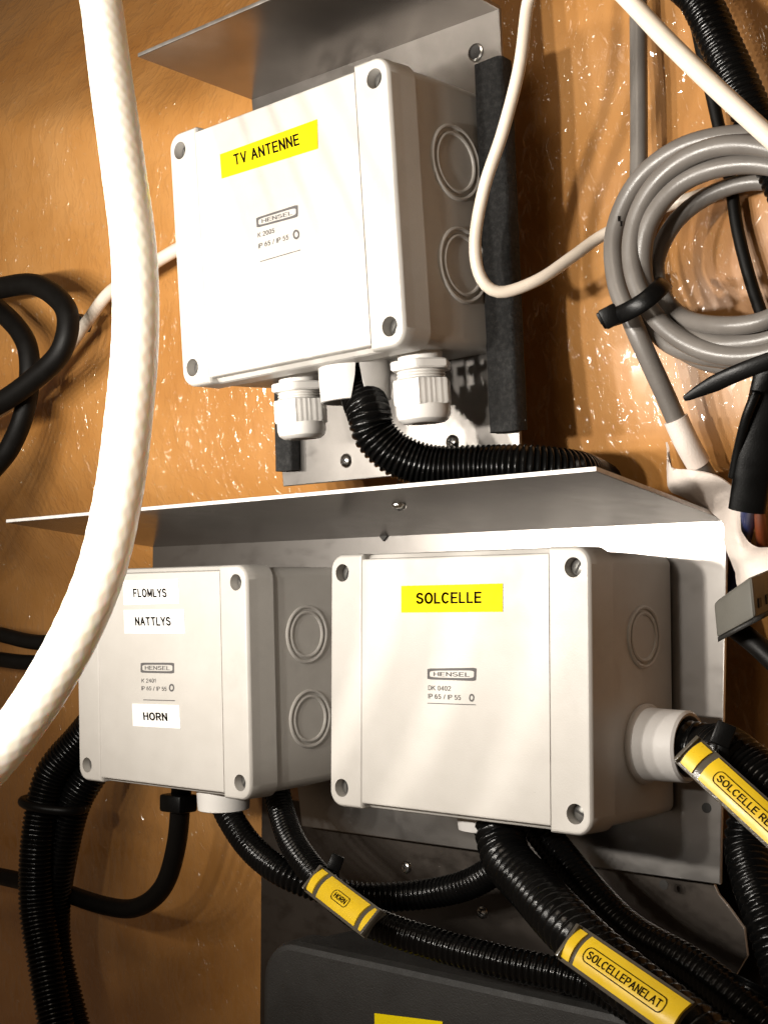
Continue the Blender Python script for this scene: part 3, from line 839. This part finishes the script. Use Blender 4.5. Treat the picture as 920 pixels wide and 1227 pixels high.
# tie round the coil
tie = thing("cable_tie", "black cable tie strapped round the grey coil, its lock at the left", "cable tie", at(755, 370, 0), "black cable ties")
tp = [(722, 384, .004), (745, 376, -.008), (770, 362, -.010), (790, 345, -.004), (796, 338, .010)]
bm = bmesh.new(); P = px_path(tp); rt = radius(745, 376, -.006, 22)
sweep(bm, P, lambda s, a: rt, 16, .002, flat=.30); make("strap", bm, M_tie, tie)
bm = bmesh.new(); c = at(731, 379, -.006); u = (at(745, 372, -.006) - at(720, 385, -.006)).normalized()
brick(bm, axis_frame(c, CAM - c, u), .0072, .0085, .007, .0008); brick(bm, axis_frame(at(722, 380, -.006), CAM - c, u), .004, .0052, .004, .0006)
make("lock", bm, M_tie, tie)

# black conduits and cables behind the coil
black_conduit([(690, -560, .02), (740, -300, .02), (800, -60, .02), (838, 0, .02), (866, 60, .022), (893, 120, .024), (925, 190, .028), (960, 270, .03)], 50, "black corrugated conduit behind the thick ivory cable at the top right", ref=4)
cable([(700, -500, .034), (745, -280, .034), (800, -60, .034), (828, 10, .034), (842, 70, .034), (858, 140, .036), (874, 215, .038), (884, 280, .039), (906, 360, .040), (935, 430, .04)], 15, M_cable_black, "slim black cable passing behind the coil at the right", ref=5)
cable([(893, 150, .036), (912, 190, .036), (935, 240, .036)], 14, M_cable_black, "short black cable between the coil and the right edge", ref=1)

# tie tail, shrink tubing and tape at the right edge
bm = bmesh.new(); P = px_path([(819, 478, -.010), (850, 462, -.010), (890, 444, -.010), (950, 422, -.006)]); rt = radius(870, 450, -.01, 21)
def taper(s, a): return rt * (0.30 + 0.70 * min(1, (s / .014)) ** .7)
sweep(bm, P, taper, 18, .0015, flat=.35)
one("tie_tail", bm, M_tie, "loose pointed black tie end sticking out below the grey coil", "cable tie")
sh = thing("shrink_tube", "wide black shrink tube hanging down the right edge with wires out of its end", "tube", at(893, 610, .03))
P = px_path([(950, 380, .020), (928, 440, .022), (914, 500, .026), (902, 560, .030), (894, 612, .034)]); rt = radius(902, 560, .03, 44)
bm = bmesh.new(); sweep(bm, P, lambda s, a: rt, 24, .002, flat=.45); make("tube", bm, M_tie, sh)
bm = plain_tube(px_path([(906, 470, .018), (894, 500, .020), (884, 540, .026), (878, 572, .03)]), radius(894, 500, .02, 13), 12, .002); make("cable_strand", bm, M_tie, sh)
bm = plain_tube(px_path([(898, 600, .040), (894, 630, .062), (884, 670, .085), (874, 730, .095)]), .0034, 14, .002); make("wire", bm, M_blue, sh)
bm = plain_tube(px_path([(908, 600, .040), (912, 640, .065), (914, 690, .09)]), .0026, 14, .002); make("wire", bm, M_red, sh)

def draped(rows, n=10, th=.0008):
    """soft sheet through rows of pixel points"""
    R = [[at(*p) for p in r] for r in rows]
    lines = [[p for p, s in spline([r[j] for r in R], 1.0)] if False else None for j in range(len(R[0]))]
    N = 40; bm = bmesh.new(); cols = []
    def cr(pts, t):
        k = min(int(t * (len(pts) - 1)), len(pts) - 2); f = t * (len(pts) - 1) - k
        a = pts[max(k - 1, 0)]; b = pts[k]; c = pts[k + 1]; d = pts[min(k + 2, len(pts) - 1)]
        return 0.5 * ((2 * b) + (c - a) * f + (2 * a - 5 * b + 4 * c - d) * f * f + (3 * b - a - 3 * c + d) * f ** 3)
    for i in range(N + 1):
        row = [cr([r[j] for r in R], i / N) for j in range(len(R[0]))]
        cols.append([cr(row, k / n) for k in range(n + 1)])
    V = []
    for i, c in enumerate(cols):
        V.append([bm.verts.new(p + Vector((0, -.0022, 0)) * noise.noise(p * 90) + Vector((0, -.001, 0)) * noise.noise(p * 260)) for p in c])
    for A, B in zip(V, V[1:]):
        for k in range(n): bm.faces.new((A[k], A[k + 1], B[k + 1], B[k]))
    bmesh.ops.recalc_face_normals(bm, faces=bm.faces)
    bmesh.ops.solidify(bm, geom=list(bm.faces), thickness=th)
    return bm
rows = [[(797, 530, .052), (799, 545, .046), (802, 560, .050)], [(799, 582, .050), (806, 570, .042), (812, 562, .040)], [(818, 596, .052), (826, 578, .038), (832, 564, .034)], [(848, 612, .056), (856, 592, .042), (864, 574, .038)], [(866, 628, .062), (876, 610, .050), (886, 598, .046)],
        [(868, 652, .066), (878, 642, .056), (888, 636, .056)], [(878, 686, .064), (889, 670, .054), (902, 654, .058)], [(884, 706, .056), (905, 680, .046), (924, 656, .054)], [(905, 720, .05), (930, 690, .044), (960, 660, .05)]]
one("tape", draped(rows), M_tape, "crumpled white tape stuck over the bracket's upper right corner", "tape")
# grey wire connector
cn = thing("wire_connector", "grey square wire connector beside the bracket's right edge", "connector", at(893, 765, .03))
O = at(904, 741, -.010); U = at(857, 766, .003) - O; V = at(899, 690, -.008) - O; Wd = at(930, 728, .018) - O
bm = bmesh.new(); bmesh.ops.create_cube(bm, size=1)
for v in bm.verts: v.co += Vector((.5, .5, .5))
bmesh.ops.bevel(bm, geom=list(bm.edges), offset=.10, segments=3, profile=.5, affect='EDGES')
for v in bm.verts: v.co = O + U * v.co.x + V * v.co.y * (1 - .12 * v.co.x) + Wd * v.co.z
bmesh.ops.recalc_face_normals(bm, faces=bm.faces); make("housing", bm, M_conn, cn)
bm = bmesh.new(); bmesh.ops.create_cube(bm, size=1)
for v in bm.verts: v.co = O + U * (.5 + v.co.x * .96) + V * (-.03 + v.co.y * .12) + Wd * (.5 + v.co.z * .9)
make("base_plate", bm, M_dark, cn)
bm = bmesh.new()
for k in (.25, .6):
    b = bmesh.new(); bmesh.ops.create_cube(b, size=1)
    for v in b.verts: v.co = O + U * (.0 + v.co.x * .05) + V * (.3 + v.co.y * .22) + Wd * (k + v.co.z * .12)
    me = bpy.data.meshes.new("t"); b.to_mesh(me); b.free(); bm.from_mesh(me); bpy.data.meshes.remove(me)
make("wire_port", bm, M_hole, cn)
cable([(880, 752, .018), (905, 772, .016), (935, 800, .016), (980, 840, .016), (1080, 930, .02), (1200, 1050, .03)], 26, M_cable_black, "black cable leaving under the grey connector at the right edge", ref=1)

# ------------------------------------------------------------------ yellow cable markers
def marker(label, a, b, w, text, gaps, tspan, Y, lift, tail=True, bold=0.17, fold=0.28):
    """a: pixel of the first end, b: of the second; both with their own distance"""
    A, B = at(*a), at(*b); u = (B - A); Ln = u.length; u.normalize(); c = (A + B) / 2
    n = CAM - c; n = (n - u * n.dot(u)).normalized()
    n = (n + Vector((0, 0, .10))).normalized(); n = (n - u * n.dot(u)).normalized()
    v = n.cross(u)                                    # up across the strip
    if v.z < 0: v = -v
    wd = w * (c - CAM).dot(CF) / F_PX
    root = thing("cable_marker", label, "cable marker", axis_frame(c, n, u), "yellow cable markers")
    def strip(x0, x1, w_, h0, h1, name, mat, par):
        bm = bmesh.new(); N = 10; rings = []
        for x in (x0, x1):
            ring = []
            for k in range(N + 1):
                t = -1 + 2 * k / N; ring.append(c + u * x + v * (t * w_ / 2) + n * (h1 - fold * w_ * .5 * t * t))
            for k in range(N, -1, -1):
                t = -1 + 2 * k / N; ring.append(c + u * x + v * (t * w_ / 2) + n * (h0 - fold * w_ * .5 * t * t))
            rings.append([bm.verts.new(p) for p in ring])
        K = len(rings[0])
        for k in range(K): bm.faces.new((rings[0][k], rings[0][(k + 1) % K], rings[1][(k + 1) % K], rings[1][k]))
        bm.faces.new(rings[0][::-1]); bm.faces.new(rings[1])
        bmesh.ops.recalc_face_normals(bm, faces=bm.faces)
        return make(name, bm, mat, par)
    h = lift
    strip(-Ln / 2, Ln / 2, wd * 1.10, h - .0020, h, "carrier", M_clip, root)
    for (g0, g1) in gaps:
        s = strip(-Ln / 2 + g0 * Ln, -Ln / 2 + g1 * Ln, wd * .92, h - .0002, h + .0009, "marker_plate", M_ytag, root)
    # printed text in a rounded frame on the long plate
    x0, x1 = [-Ln / 2 + t * Ln for t in tspan]
    right = Vector((1, 0, 0)) if u.dot(CX) > 0 else None
    bm = bmesh.new(); tw = wd * (.235 if x1 - x0 > .012 else .20)
    o = c + u * x0 - v * tw / 2
    put_text(bm, text, o, u * (x1 - x0), v * tw, n * (h + .0012), bold)
    fw, fh = (x1 - x0) + wd * .28, wd * (.45 if x1 - x0 > .012 else .40)
    cc = c + u * (x0 + x1) / 2 + n * (h + .0012)
    O = rr(fw, fh, fh * .4, 6); I = rr(fw - wd * .05, fh - wd * .05, fh * .36, 6)
    vo = [bm.verts.new(cc + u * x + v * z - n * fold * wd * .0) for x, z in O]; vi = [bm.verts.new(cc + u * x + v * z) for x, z in I]
    for k in range(len(O)): bm.faces.new((vo[k], vo[(k + 1) % len(O)], vi[(k + 1) % len(O)], vi[k]))
    # lay the print on the curved plate
    for p in bm.verts:
        t = (p.co - c).dot(v) / (wd * .92 / 2); p.co -= n * (fold * wd * .92 * .5 * t * t)
    make("lettering", bm, M_ink, root)
    for x in (-.5, .5):
        if not tail and x > 0: continue
        bm = bmesh.new(); Mx = axis_frame(c + u * (x * Ln * .97) + n * (h - .0005), n, u); brick(bm, Mx, .0016, wd * 1.05, .003, .0004); make("clip_end", bm, M_clip, root)
    return root


marker("yellow cable marker on the conduit out of the side grommet at the right edge", (822, 897, -.004), (985, 1046, -.018), 40, "SOLCELLE REGULATOR", [(.04, .13), (.18, .97)], (.27, .93), 0, .0015, bold=.16)
marker("long yellow cable marker on the thick conduit at the bottom", (681, 1128, -.042), (816, 1222, -.058), 46, "SOLCELLEPANELAT", [(.02, .10), (.14, 1.0)], (.22, .86), 0, .0015, tail=False, bold=.16)
marker("short yellow cable marker on the long conduit under the boxes", (375, 1052, -.014), (447, 1107, -.026), 34, "HORN", [(.02, .13), (.20, .83), (.90, .98)], (.42, .60), 0, .0010)
# black tie heads sticking up
for px, py, Y, s, lab in ((866, 880, .005, .007, "black tie head standing up behind the yellow marker at the right edge"), (402, 1034, .012, .006, "black tie head beside the short yellow marker")):
    bm = bmesh.new(); c = at(px, py, Y); brick(bm, axis_frame(c, CAM - c, CX + CD * .4), s * 1.1, s * 1.3, s, .0008); brick(bm, axis_frame(c + CD * .004, CAM - c, CX), s * .6, s * 2.2, s * .5, .0006)
    one("cable_tie", bm, M_tie, lab, "cable tie", "black cable ties")
